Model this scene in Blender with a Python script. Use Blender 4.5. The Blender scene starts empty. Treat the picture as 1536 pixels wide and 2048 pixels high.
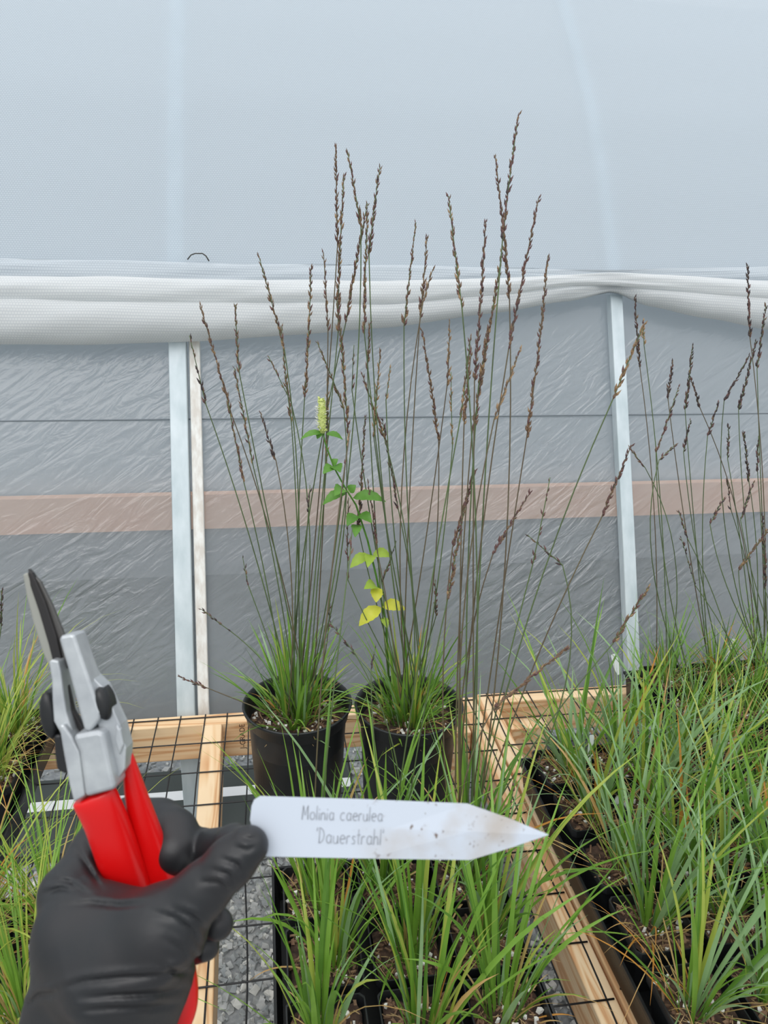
import bpy, math, random
import numpy as np
from mathutils import Vector, Matrix
from math import sin, cos, tan, pi, radians, sqrt

# ------------------------------------------------------------------ camera, sky, exposure
FPX, PITCH, YAW, ROLL = 1538.0, radians(19), radians(9), 0.023
CAM = Vector((0, 0, 1.0))
FW = Vector((sin(YAW) * cos(PITCH), cos(YAW) * cos(PITCH), -sin(PITCH)))
_r = Vector((cos(YAW), -sin(YAW), 0)); _u = _r.cross(FW)
RT = _r * cos(ROLL) + _u * sin(ROLL); UP = _u * cos(ROLL) - _r * sin(ROLL)
scene = bpy.context.scene
col = scene.collection
cd = bpy.data.cameras.new('camera'); cam = bpy.data.objects.new('camera', cd); col.objects.link(cam)
cam.matrix_world = Matrix(((RT.x, UP.x, -FW.x, CAM.x), (RT.y, UP.y, -FW.y, CAM.y), (RT.z, UP.z, -FW.z, CAM.z), (0, 0, 0, 1)))
cd.sensor_fit = 'VERTICAL'; cd.sensor_height = 36; cd.sensor_width = 27; cd.lens = FPX / 2048 * 36
cd.clip_start = 0.02; cd.clip_end = 100
cd.dof.use_dof = True; cd.dof.focus_distance = 1.3; cd.dof.aperture_fstop = 16
scene.camera = cam
vs = scene.view_settings
vs.view_transform = 'Standard'; vs.look = 'None'; vs.gamma = 1; vs.use_curve_mapping = False
vs.exposure = 0.45
scene.cycles.transparent_max_bounces = 16
scene.cycles.max_bounces = 8

w = bpy.data.worlds.new('overcast_sky'); scene.world = w; w.use_nodes = True
nt = w.node_tree; bg = nt.nodes['Background']
tc = nt.nodes.new('ShaderNodeTexCoord'); sx = nt.nodes.new('ShaderNodeSeparateXYZ'); cr = nt.nodes.new('ShaderNodeValToRGB')
nt.links.new(tc.outputs['Generated'], sx.inputs[0]); nt.links.new(sx.outputs['Z'], cr.inputs[0]); nt.links.new(cr.outputs[0], bg.inputs[0])
cr.color_ramp.elements[0].position = 0.0; cr.color_ramp.elements[0].color = (0.40, 0.44, 0.46, 1)
cr.color_ramp.elements[1].position = 0.8; cr.color_ramp.elements[1].color = (0.98, 1.0, 1.03, 1)
bg.inputs[1].default_value = 1.0
sd = bpy.data.lights.new('sun', 'SUN'); sun = bpy.data.objects.new('sun', sd); col.objects.link(sun)
sd.energy = 0.9; sd.angle = radians(50); sd.color = (1, 0.98, 0.95)
sun.location = (-1, -2, 6)
sun.rotation_euler = (radians(32), radians(-14), 0)

# ------------------------------------------------------------------ helpers
R = random.Random(7)

def ray(x, y): return FW + RT * ((x - 768) / FPX) - UP * ((y - 1024) / FPX)
def atz(x, y, z): r = ray(x, y); return CAM + r * ((z - CAM.z) / r.z)
def aty(x, y, Y): r = ray(x, y); return CAM + r * (Y / r.y)
def atd(x, y, d): return CAM + ray(x, y) * d
LEAN = tan(radians(22))
def onwall(x, y, Y0=1.53):
    r = ray(x, y); return CAM + r * ((Y0 + LEAN * CAM.z) / (r.y - LEAN * r.z))

def lin(c):
    return tuple((v / 255 / 12.92 if v / 255 <= 0.04045 else ((v / 255 + 0.055) / 1.055) ** 2.4) for v in c) + (1,)

def mat(name, rgb, rough=0.6, rgb2=None, scale=20, stretch=(1, 1, 1), bump=0, bscale=None, metal=0, spec=0.5, transl=0, detail=4, lo=0.35, hi=0.65, coord='Object', dist=0.002):
    m = bpy.data.materials.new(name); m.use_nodes = True
    t = m.node_tree; N = t.nodes; L = t.links
    p = N['Principled BSDF']; p.inputs['Base Color'].default_value = lin(rgb)
    p.inputs['Roughness'].default_value = rough; p.inputs['Metallic'].default_value = metal
    p.inputs['Specular IOR Level'].default_value = spec
    if rgb2 or bump:
        co = N.new('ShaderNodeTexCoord'); mp = N.new('ShaderNodeMapping'); mp.inputs['Scale'].default_value = stretch
        L.new(co.outputs[coord], mp.inputs[0])
    if rgb2:
        n = N.new('ShaderNodeTexNoise'); n.inputs['Scale'].default_value = scale; n.inputs['Detail'].default_value = detail
        L.new(mp.outputs[0], n.inputs['Vector'])
        r = N.new('ShaderNodeValToRGB'); r.color_ramp.elements[0].position = lo; r.color_ramp.elements[1].position = hi
        r.color_ramp.elements[0].color = lin(rgb); r.color_ramp.elements[1].color = lin(rgb2)
        L.new(n.outputs[0], r.inputs[0]); L.new(r.outputs[0], p.inputs['Base Color'])
    if bump:
        n2 = N.new('ShaderNodeTexNoise'); n2.inputs['Scale'].default_value = bscale or scale; n2.inputs['Detail'].default_value = 5
        L.new(mp.outputs[0], n2.inputs['Vector'])
        b = N.new('ShaderNodeBump'); b.inputs['Strength'].default_value = bump; b.inputs['Distance'].default_value = dist
        L.new(n2.outputs[0], b.inputs['Height']); L.new(b.outputs[0], p.inputs['Normal'])
    if transl:
        tr = N.new('ShaderNodeBsdfTranslucent'); mx = N.new('ShaderNodeMixShader'); mx.inputs[0].default_value = transl
        if rgb2: L.new(r.outputs[0], tr.inputs[0])
        else: tr.inputs[0].default_value = lin(rgb)
        L.new(p.outputs[0], mx.inputs[1]); L.new(tr.outputs[0], mx.inputs[2]); L.new(mx.outputs[0], N['Material Output'].inputs[0])
    return m

def wood(name, axis, a, b, c):
    m = bpy.data.materials.new(name); m.use_nodes = True
    t = m.node_tree; N = t.nodes; L = t.links; p = N['Principled BSDF']
    co = N.new('ShaderNodeTexCoord'); mp = N.new('ShaderNodeMapping')
    s = [16, 16, 16]; s[axis] = 1.1; mp.inputs['Scale'].default_value = s
    L.new(co.outputs['Object'], mp.inputs[0])
    n = N.new('ShaderNodeTexNoise'); n.inputs['Scale'].default_value = 1.6; n.inputs['Detail'].default_value = 2; n.inputs['Distortion'].default_value = 0.6
    L.new(mp.outputs[0], n.inputs['Vector'])
    mu = N.new('ShaderNodeMath'); mu.operation = 'MULTIPLY'; mu.inputs[1].default_value = 9.0; L.new(n.outputs[0], mu.inputs[0])
    fr = N.new('ShaderNodeMath'); fr.operation = 'PINGPONG'; fr.inputs[1].default_value = 1.0; L.new(mu.outputs[0], fr.inputs[0])
    r = N.new('ShaderNodeValToRGB'); e = r.color_ramp.elements
    e[0].position = 0.15; e[0].color = lin(a); e[1].position = 0.95; e[1].color = lin(c)
    k = e.new(0.6); k.color = lin(b)
    L.new(fr.outputs[0], r.inputs[0]); L.new(r.outputs[0], p.inputs['Base Color']); p.inputs['Roughness'].default_value = 0.65
    bm = N.new('ShaderNodeBump'); bm.inputs['Strength'].default_value = 0.15; bm.inputs['Distance'].default_value = 0.001
    L.new(fr.outputs[0], bm.inputs['Height']); L.new(bm.outputs[0], p.inputs['Normal'])
    return m

class MB:
    """collects geometry for one mesh object"""
    def __init__(s): s.v = []; s.f = []; s.m = []
    def add(s, vs, fs, mi=0):
        o = len(s.v); s.v += [tuple(v) for v in vs]; s.f += [tuple(i + o for i in f) for f in fs]; s.m += [mi] * len(fs)
    def box(s, x0, x1, y0, y1, z0, z1, mi=0):
        s.add([(x0, y0, z0), (x1, y0, z0), (x1, y1, z0), (x0, y1, z0), (x0, y0, z1), (x1, y0, z1), (x1, y1, z1), (x0, y1, z1)],
              [(0, 3, 2, 1), (4, 5, 6, 7), (0, 1, 5, 4), (1, 2, 6, 5), (2, 3, 7, 6), (3, 0, 4, 7)], mi)
    def tube(s, pts, rad, n=5, mi=0, cap=True):
        pts = [Vector(p) for p in pts]; k = len(pts)
        if not hasattr(rad, '__len__'): rad = [rad] * k
        vs = []; ref = None
        for i, p in enumerate(pts):
            d = (pts[min(i + 1, k - 1)] - pts[max(i - 1, 0)]).normalized()
            if ref is None: ref = d.orthogonal().normalized()
            ref = (ref - d * ref.dot(d)).normalized(); q = d.cross(ref)
            for j in range(n):
                a = 2 * pi * j / n; vs.append(p + (ref * cos(a) + q * sin(a)) * rad[i])
        fs = [(i * n + j, i * n + (j + 1) % n, (i + 1) * n + (j + 1) % n, (i + 1) * n + j) for i in range(k - 1) for j in range(n)]
        if cap: fs += [tuple(range(n - 1, -1, -1)), tuple((k - 1) * n + j for j in range(n))]
        s.add(vs, fs, mi)
    def lathe(s, prof, n=48, mi=0, c=(0, 0, 0)):
        vs = [(c[0] + r * cos(2 * pi * j / n), c[1] + r * sin(2 * pi * j / n), c[2] + z) for r, z in prof for j in range(n)]
        fs = [(i * n + j, i * n + (j + 1) % n, (i + 1) * n + (j + 1) % n, (i + 1) * n + j) for i in range(len(prof) - 1) for j in range(n)]
        s.add(vs, fs, mi)
    def mesh(s, name, mats, smooth=True):
        me = bpy.data.meshes.new(name); me.from_pydata(s.v, [], s.f)
        for m in (mats if isinstance(mats, (list, tuple)) else [mats]): me.materials.append(m)
        me.polygons.foreach_set('material_index', s.m)
        me.polygons.foreach_set('use_smooth', [smooth] * len(s.f)); me.update()
        return me
    def build(s, name, mats, parent=None, smooth=True, bevel=0, seg=2):
        o = link(name, s.mesh(name, mats, smooth), parent)
        if bevel:
            b = o.modifiers.new('bevel', 'BEVEL'); b.width = bevel; b.segments = seg; b.limit_method = 'ANGLE'; b.angle_limit = radians(35)
            o.modifiers.new('normals', 'WEIGHTED_NORMAL')
        return o

def link(name, me, parent=None, loc=None):
    o = bpy.data.objects.new(name, me); col.objects.link(o)
    if parent is not None: o.parent = parent
    if loc is not None: o.location = loc
    return o
def tag(o, label=None, cat=None, group=None, kind=None):
    if label: o['label'] = label
    if cat: o['category'] = cat
    if group: o['group'] = group
    if kind: o['kind'] = kind
    return o
def thing(name, label, cat, loc=(0, 0, 0), group=None, rz=0):
    o = link(name, None, None, loc); o.rotation_euler.z = rz; o.empty_display_size = 0.05
    return tag(o, label, cat, group)

# ------------------------------------------------------------------ materials
M_wx = wood('fir_across', 0, (238, 208, 168), (230, 192, 148), (208, 158, 112))
M_wy = wood('fir_lengthwise', 1, (238, 210, 172), (230, 194, 150), (210, 160, 114))
M_wire = mat('black_coated_wire', (22, 23, 25), 0.45)
M_pot = mat('black_pot_plastic', (26, 28, 31), 0.42, (34, 36, 39), scale=30)
M_tray = mat('black_tray_plastic', (22, 24, 26), 0.4)
M_soil = mat('potting_soil', (48, 35, 29), 0.95, (84, 64, 52), scale=120, bump=0.8, bscale=160)
M_bark = mat('bark_chip', (92, 66, 50), 0.9, (140, 112, 88), scale=60)
M_perl = mat('perlite', (226, 224, 218), 0.9)
M_straw = mat('dead_straw', (178, 152, 110), 0.8)
M_g1 = mat('grass_green', (116, 160, 56), 0.45, (138, 180, 76), scale=14, transl=0.35)
M_g2 = mat('grass_blue_green', (134, 170, 116), 0.42, (156, 188, 138), scale=14, transl=0.3)
M_g3 = mat('grass_yellow_green', (170, 188, 74), 0.45, (186, 196, 100), scale=14, transl=0.35)
M_g4 = mat('grass_dry', (205, 178, 120), 0.6, (190, 150, 92), scale=14, transl=0.25)
M_g5 = mat('grass_orange', (200, 140, 62), 0.6, transl=0.25)
M_g6 = mat('grass_dark_green', (88, 132, 48), 0.45, (108, 150, 62), scale=14, transl=0.35)
LEAFM = [M_g1, M_g2, M_g3, M_g4, M_g5, M_g6]
M_st1 = mat('stalk_green', (92, 112, 66), 0.5, (78, 92, 62), scale=9)
M_st2 = mat('stalk_brown', (96, 84, 66), 0.5, (104, 96, 72), scale=9)
M_h1 = mat('seed_brown', (100, 80, 66), 0.75, (126, 100, 76), scale=200)
M_h2 = mat('seed_purple', (88, 64, 64), 0.75, (112, 80, 74), scale=200)
M_h3 = mat('seed_tan', (158, 132, 98), 0.75, (140, 112, 82), scale=200)
M_h4 = mat('seed_dark', (60, 52, 54), 0.75, (80, 66, 64), scale=200)
HEADM = [M_h1, M_h2, M_h3, M_h4]
M_galv = mat('galvanized_steel', (212, 222, 227), 0.5, (190, 203, 208), scale=9, stretch=(3, 3, 0.7), metal=0.15)
M_batten = mat('whitewashed_batten', (236, 236, 232), 0.7, (214, 208, 200), scale=14, stretch=(6, 6, 0.6))
M_glove = mat('black_glove_rubber', (31, 33, 36), 0.45, (37, 36, 38), scale=30, bump=0.12, bscale=60, dist=0.003)
M_red = mat('red_vinyl', (222, 12, 14), 0.3)
M_alu = mat('cast_aluminium', (200, 204, 206), 0.42, (178, 182, 186), scale=60, metal=0.55, bump=0.05, bscale=300)
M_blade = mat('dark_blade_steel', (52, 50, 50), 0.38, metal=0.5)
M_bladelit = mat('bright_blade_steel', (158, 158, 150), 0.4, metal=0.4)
M_blk = mat('black_nylon', (24, 25, 27), 0.4)
M_gravel = mat('crushed_gravel', (166, 168, 168), 0.9, (134, 138, 140), scale=70, bump=0.5, bscale=150)
M_st_a = mat('stone_grey', (196, 197, 195), 0.85, (168, 171, 170), scale=50)
M_st_b = mat('stone_dark', (146, 151, 153), 0.85, (166, 170, 170), scale=50)
M_st_c = mat('stone_pale', (226, 226, 220), 0.85, (206, 206, 200), scale=50)
M_panel = mat('dark_green_board', (66, 72, 70), 0.6, (74, 80, 77), scale=6)
M_stripe = mat('white_stripe', (252, 253, 253), 0.5)
M_plank = mat('weathered_grey_wood', (150, 152, 152), 0.9, (122, 125, 126), scale=16, stretch=(0.5, 8, 8))
M_peach = mat('pinkish_board', (255, 204, 172), 0.8, (252, 194, 160), scale=5)
M_inside = mat('pale_inner_sheet', (200, 208, 213), 0.9)
M_skirt = mat('grey_skirt', (152, 156, 158), 0.9)
M_ink = mat('faded_pencil', (160, 164, 170), 0.9)
M_stamp = mat('stamp_ink', (84, 62, 48), 0.9)
M_tagw = mat('white_tag_plastic', (232, 236, 240), 0.45)
M_twine = mat('grey_line', (120, 128, 134), 0.7)
M_hook = mat('dark_wire_hook', (74, 74, 72), 0.5, metal=0.4)
M_mint = mat('mint_leaf_green', (92, 146, 52), 0.5, (112, 164, 70), scale=40, transl=0.35)
M_minty = mat('mint_leaf_yellow', (214, 216, 62), 0.5, (226, 224, 96), scale=40, transl=0.35)
M_mintm = mat('mint_leaf_lime', (160, 190, 62), 0.5, (172, 200, 84), scale=40, transl=0.35)
M_spike = mat('flower_spike_green', (186, 200, 112), 0.7, (206, 214, 140), scale=150)
M_petal = mat('white_petal', (240, 242, 232), 0.6, transl=0.3)

def film_material():
    m = bpy.data.materials.new('greenhouse_film'); m.use_nodes = True
    t = m.node_tree; N = t.nodes; L = t.links; p = N['Principled BSDF']
    p.inputs['Base Color'].default_value = lin((188, 194, 198)); p.inputs['Roughness'].default_value = 0.16; p.inputs['IOR'].default_value = 1.9; p.inputs['Specular IOR Level'].default_value = 0.8
    co = N.new('ShaderNodeTexCoord')
    mp = N.new('ShaderNodeMapping'); mp.inputs['Scale'].default_value = (1, 1, 1); mp.inputs['Rotation'].default_value = (0, radians(35), 0)
    L.new(co.outputs['Object'], mp.inputs[0])
    mp2 = N.new('ShaderNodeMapping'); mp2.inputs['Scale'].default_value = (11, 11, 42); L.new(mp.outputs[0], mp2.inputs[0])
    n = N.new('ShaderNodeTexNoise'); n.inputs['Scale'].default_value = 1.0; n.inputs['Detail'].default_value = 3; n.inputs['Distortion'].default_value = 1.2
    L.new(mp2.outputs[0], n.inputs['Vector'])
    n2 = N.new('ShaderNodeTexNoise'); n2.inputs['Scale'].default_value = 3.0; n2.inputs['Detail'].default_value = 2; L.new(co.outputs['Object'], n2.inputs['Vector'])
    ad = N.new('ShaderNodeMath'); ad.operation = 'MULTIPLY_ADD'; ad.inputs[1].default_value = 0.5
    L.new(n.outputs[0], ad.inputs[0]); L.new(n2.outputs[0], ad.inputs[2])
    b = N.new('ShaderNodeBump'); b.inputs['Strength'].default_value = 0.9; b.inputs['Distance'].default_value = 0.022
    L.new(ad.outputs[0], b.inputs['Height']); L.new(b.outputs[0], p.inputs['Normal'])
    n3 = N.new('ShaderNodeTexNoise'); n3.inputs['Scale'].default_value = 1.9; n3.inputs['Detail'].default_value = 1; L.new(co.outputs['Object'], n3.inputs['Vector'])
    r3 = N.new('ShaderNodeMapRange'); r3.inputs[1].default_value = 0.40; r3.inputs[2].default_value = 0.68; r3.inputs[3].default_value = 0.14; r3.inputs[4].default_value = 0.75
    L.new(n3.outputs[0], r3.inputs[0]); L.new(r3.outputs[0], b.inputs['Strength'])
    tr = N.new('ShaderNodeBsdfTransparent'); tr.inputs[0].default_value = (0.93, 0.95, 0.97, 1)
    mx = N.new('ShaderNodeMixShader'); mx.inputs[0].default_value = 0.31
    L.new(tr.outputs[0], mx.inputs[1]); L.new(p.outputs[0], mx.inputs[2]); L.new(mx.outputs[0], N['Material Output'].inputs[0])
    return m
M_film = film_material()

def cloth_material(name, rgb, rgb2, see, rows):
    """knitted shade cloth: rows of small stitches, in metres along the UV map"""
    m = bpy.data.materials.new(name); m.use_nodes = True
    t = m.node_tree; N = t.nodes; L = t.links; p = N['Principled BSDF']; p.inputs['Roughness'].default_value = 0.85
    uv = N.new('ShaderNodeUVMap')
    br = N.new('ShaderNodeTexBrick'); br.offset = 0.5; br.inputs['Scale'].default_value = rows
    br.inputs['Brick Width'].default_value = 1.15; br.inputs['Row Height'].default_value = 1.0
    br.inputs['Mortar Size'].default_value = 0.2; br.inputs['Mortar Smooth'].default_value = 0.6
    br.inputs['Color1'].default_value = lin(rgb); br.inputs['Color2'].default_value = lin(rgb); br.inputs['Mortar'].default_value = lin(rgb2)
    L.new(uv.outputs[0], br.inputs['Vector']); L.new(br.outputs['Color'], p.inputs['Base Color'])
    bm = N.new('ShaderNodeBump'); bm.inputs['Strength'].default_value = 0.3; bm.inputs['Distance'].default_value = 0.001; bm.invert = True
    L.new(br.outputs['Fac'], bm.inputs['Height']); L.new(bm.outputs[0], p.inputs['Normal'])
    tl = N.new('ShaderNodeBsdfTranslucent'); tl.inputs[0].default_value = lin(rgb)
    m1 = N.new('ShaderNodeMixShader'); m1.inputs[0].default_value = 0.38; L.new(p.outputs[0], m1.inputs[1]); L.new(tl.outputs[0], m1.inputs[2])
    tr = N.new('ShaderNodeBsdfTransparent'); m2 = N.new('ShaderNodeMixShader'); m2.inputs[0].default_value = see
    L.new(m1.outputs[0], m2.inputs[1]); L.new(tr.outputs[0], m2.inputs[2]); L.new(m2.outputs[0], N['Material Output'].inputs[0])
    return m
M_cloth = cloth_material('knitted_shade_cloth', (219, 228, 235), (190, 202, 212), 0.11, 190)
M_fold = cloth_material('bunched_shade_cloth', (240, 242, 242), (216, 220, 223), 0.05, 190)
M_flap = cloth_material('single_shade_cloth', (226, 232, 236), (198, 206, 213), 0.08, 190)

# ------------------------------------------------------------------ structure: ground, film wall, hoops
GZ = -0.40
g = MB(); g.add([(-14, -10, GZ), (14, -10, GZ), (14, 16, GZ), (-14, 16, GZ)], [(0, 1, 2, 3)])
tag(g.build('ground', M_gravel, smooth=False), kind='structure')

g = MB(); g.box(-8, 8, 1.98, 3.22, GZ, GZ + 0.004); tag(g.build('floor', mat('added_dark_floor', (92, 97, 98), 0.85, (104, 109, 110), scale=3), smooth=False), kind='structure')  # dark plate added to darken the inner ground seen through the lower film

PROF = [(1.575, GZ), (1.575, -0.02), (1.575 + 0.404 * 0.3, 0.3), (1.575 + 0.404 * 0.9, 0.9), (2.085, 1.15), (2.22, 1.35), (2.40, 1.56), (2.60, 1.76), (2.95, 2.05), (3.4, 2.3), (4.0, 2.5)]
def prof(z):
    for (y0, z0), (y1, z1) in zip(PROF, PROF[1:]):
        if z <= z1: return y0 + (y1 - y0) * (z - z0) / (z1 - z0)
    return PROF[-1][0]

def sheet(name, m, zs, x0, x1, off, nx=40, parent=None, wob=0.0):
    mb = MB(); vs = []; uvs = []; s = 0; prev = None
    for z in zs:
        y = prof(z) - off
        if prev: s += sqrt((y - prev[0]) ** 2 + (z - prev[1]) ** 2)
        prev = (y, z)
        for i in range(nx + 1):
            x = x0 + (x1 - x0) * i / nx
            vs.append((x, y + wob * (sin(x * 7 + z * 3) + sin(x * 3.1 - z * 9)), z)); uvs.append((x, s))
    n = nx + 1
    mb.add(vs, [(r * n + i, r * n + i + 1, (r + 1) * n + i + 1, (r + 1) * n + i) for r in range(len(zs) - 1) for i in range(nx)])
    o = mb.build(name, m, parent); me = o.data
    ul = me.uv_layers.new(name='UVMap')
    for lp in me.loops: ul.data[lp.index].uv = uvs[lp.vertex_index]
    return o
zz = [-0.06 + 0.05 * i for i in range(41)]
film = sheet('wall_back', M_film, zz, -2.6, 3.2, 0.0, wob=0.0015)
tag(film, kind='structure')

# far side of the plastic house: pale end sheet, and the bench board seen through the film
b = MB(); b.box(-8, 8, 3.27, 3.29, GZ, 1.92); tag(b.build('wall_rear', M_inside, smooth=False), kind='structure')
pb0 = aty(600, 985, 3.2); pb1 = aty(600, 1052, 3.2)
t = thing('inner_baseboard', 'pinkish wooden board with grey skirt seen through the plastic film', 'board', (0.5, 3.25, GZ))
b = MB(); b.box(-4.5, 4.5, -0.05, 0.0, pb1.z - GZ, pb0.z - GZ); b.build('board', M_peach, t, False)
b = MB(); b.box(-4.5, 4.5, -0.02, 0.0, 0.0, pb1.z - GZ - 0.001); b.build('skirt', M_skirt, t, False)['label'] = 'grey skirt below the pinkish board'

def hoop(x, wd, off, top, label, name, m, cat, dep=0.03, grp=None):
    mb = MB(); vs = []; zs = [GZ, -0.03] + [0.0 + 0.06 * i for i in range(int(top / 0.06) + 1)]
    for z in zs:
        y = prof(z) - off
        vs += [(x - wd / 2, y - dep, z), (x + wd / 2, y - dep, z), (x + wd / 2, y, z), (x - wd / 2, y, z)]
    k = len(zs)
    fs = [(i * 4 + j, i * 4 + (j + 1) % 4, (i + 1) * 4 + (j + 1) % 4, (i + 1) * 4 + j) for i in range(k - 1) for j in range(4)]
    mb.add(vs, fs + [(3, 2, 1, 0), tuple((k - 1) * 4 + j for j in range(4))])
    return tag(mb.build(name, m, smooth=False, bevel=0.003), label, cat, grp)
hoop(-0.199, 0.040, 0.003, 1.95, 'grey galvanized square hoop post standing beside the white batten', 'hoop_post', M_galv, 'post', grp='galvanized hoop posts')
hoop(0.884, 0.033, 0.003, 1.95, 'galvanized hoop post under the point where the shade cloth is tied', 'hoop_post', M_galv, 'post', grp='galvanized hoop posts')
hoop(-0.161, 0.025, 0.006, 0.86, 'narrow whitewashed wooden batten upright beside the galvanized post', 'wall_batten', M_batten, 'batten', 0.018)

# thin grey line across the film
mb = MB(); p0 = onwall(0, 850); z0 = p0.z
mb.tube([(x, prof(z0) - 0.0035, z0) for x in (-2.5, -1, 0, 1, 3)], 0.0018, 6)
tag(mb.build('cord', M_twine), 'thin grey cord running level across the plastic film', 'cord')
mb = MB(); p0 = onwall(950, 1254); z1 = p0.z
mb.tube([(x, prof(z1) - 0.0025, z1 + 0.004 * sin(x * 3)) for x in (0.40, 0.6, 0.8, 1.0, 1.2, 1.4)], 0.0009, 5)

# shade cloth
sc_t = thing('shade_cloth', 'white knitted shade cloth over the hoops, hem bunched and tied in heavy folds', 'shade cloth', (0, 0, 0))
zc = [0.90 + 0.04 * i for i in range(27)]
sheet('cloth_sheet', M_cloth, zc, -2.6, 3.2, 0.045, parent=sc_t, wob=0.001)

def lerp_tab(tab, x):
    if x <= tab[0][0]: return tab[0][1:]
    for a, c in zip(tab, tab[1:]):
        if x <= c[0]:
            k = (x - a[0]) / (c[0] - a[0]); k = k * k * (3 - 2 * k) * 0.5 + k * 0.5
            return [p + (q - p) * k for p, q in zip(a[1:], c[1:])]
    return tab[-1][1:]

def fold(name, tab, off, bulge, seed, ripple=0.0015, back=0.0):
    """a hanging roll of cloth; tab rows are picture x, top y, bottom y read on the leaning wall"""
    rr = random.Random(seed); ph = [rr.uniform(0, 6) for _ in range(6)]
    xs = [-700 + i * 16 for i in range(206)]; n = 18; vs = []; uvs = []
    for i, x in enumerate(xs):
        yt, yb = lerp_tab(tab, x)
        a = onwall(x, yt, 1.575 - off); c = onwall(x, yb, 1.575 - off)
        h = (a - c).length; up = (a - c).normalized(); nrm = Vector((0, -cos(radians(22)), sin(radians(22)))).normalized()
        mid = (a + c) / 2
        pinch = 1 - 0.45 * math.exp(-((x - 1225) / 40) ** 2)
        for j in range(n):
            th = 2 * pi * j / n
            e = cos(th); d = sin(th)
            dep = bulge * min(h, 0.11) * pinch
            rip = ripple * (sin(x * 0.031 + 5 * th + ph[0]) + sin(x * 0.013 - 3 * th + ph[1]))
            tie = math.exp(-abs(x - 1225) / 130)
            rip += (0.0007 + 0.003 * tie) * sin(11 * th + ph[2] + 0.004 * x) + 0.0012 * sin(4 * th + x * 0.02 + ph[3]) * (1 - tie)
            p = mid + up * (e * h / 2) + nrm * (d * dep + back + rip)
            vs.append(p); uvs.append((p.x, j / n * (2.4 * h)))
    mb = MB(); k = len(xs)
    mb.add(vs, [(i * n + j, (i + 1) * n + j, (i + 1) * n + (j + 1) % n, i * n + (j + 1) % n) for i in range(k - 1) for j in range(n)])
    o = mb.build(name, M_flap if name == 'hem_flap' else M_fold, sc_t); ul = o.data.uv_layers.new(name='UVMap')
    for lp in o.data.loops: ul.data[lp.index].uv = uvs[lp.vertex_index]
    return o
fold('hem_flap', [(-140, 514, 558), (200, 520, 562), (500, 528, 568), (768, 530, 568), (1000, 535, 560), (1225, 541, 560), (1350, 536, 556), (1700, 530, 570)], 0.05, 0.12, 1, 0.001)
fold('cloth_fold', [(-140, 552, 606), (200, 554, 609), (400, 559, 612), (768, 563, 610), (1000, 557, 590), (1140, 550, 572), (1225, 546, 570), (1300, 549, 578), (1536, 562, 604), (1700, 566, 620)], 0.078, 0.44, 2)
fold('cloth_fold', [(-140, 592, 686), (170, 596, 689), (400, 598, 681), (600, 599, 668), (768, 598, 655), (1000, 580, 624), (1140, 564, 602), (1225, 556, 583), (1300, 566, 612), (1420, 580, 636), (1536, 592, 657), (1700, 604, 668)], 0.055, 0.46, 3)

# wire hook sticking out of the cloth above the left hoop
mb = MB(); hk = [(375, 519), (382, 510), (390, 507), (405, 507), (412, 512), (418, 522)]
mb.tube([onwall(x, y, 1.575 - 0.066) for x, y in hk], 0.0016, 6)
tag(mb.build('wire_hook', M_hook), 'small bent dark wire hook poking out above the cloth hem', 'hook')

# ------------------------------------------------------------------ gravel stones, boards on the ground
def gravel():
    rn = np.random.default_rng(3); n = 15000
    X = rn.uniform(-1.0, 1.15, n); Y = rn.uniform(0.85, 1.55, n); m2 = rn.random(n) < 0.16; Y[m2] = rn.uniform(1.55, 1.93, m2.sum())
    base = np.array([(-1, -1, -1), (1, -1, -1), (1, 1, -1), (-1, 1, -1), (-1, -1, 1), (1, -1, 1), (1, 1, 1), (-1, 1, 1)], float)
    s = rn.uniform(0.0028, 0.0078, n)
    v = base[None] * (1 + rn.uniform(-0.45, 0.3, (n, 8, 3))) * s[:, None, None] * rn.uniform(0.6, 1.2, (n, 1, 3))
    q = rn.normal(size=(n, 4)); q /= np.linalg.norm(q, axis=1, keepdims=True); a, b, c, d = q.T
    rot = np.stack([1 - 2 * (c * c + d * d), 2 * (b * c - d * a), 2 * (b * d + c * a), 2 * (b * c + d * a), 1 - 2 * (b * b + d * d), 2 * (c * d - b * a), 2 * (b * d - c * a), 2 * (c * d + b * a), 1 - 2 * (b * b + c * c)], 1).reshape(n, 3, 3)
    v = np.einsum('nij,nkj->nki', rot, v)
    v[:, :, 0] += X[:, None]; v[:, :, 1] += Y[:, None]; v[:, :, 2] += (GZ + s * 0.5)[:, None]
    f = np.array([(0, 3, 2, 1), (4, 5, 6, 7), (0, 1, 5, 4), (1, 2, 6, 5), (2, 3, 7, 6), (3, 0, 4, 7)])
    F = (f[None] + (np.arange(n) * 8)[:, None, None]).reshape(-1, 4)
    me = bpy.data.meshes.new('gravel'); me.from_pydata(v.reshape(-1, 3).tolist(), [], F.tolist())
    for m in (M_st_a, M_st_b, M_st_c): me.materials.append(m)
    mi = np.repeat(rn.choice([0, 0, 0, 1, 1, 2], n), 6); me.polygons.foreach_set('material_index', mi.astype(np.int32)); me.update()
    tag(link('gravel', me), 'loose grey crushed gravel under the benches', 'gravel', kind='stuff')
gravel()

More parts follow.
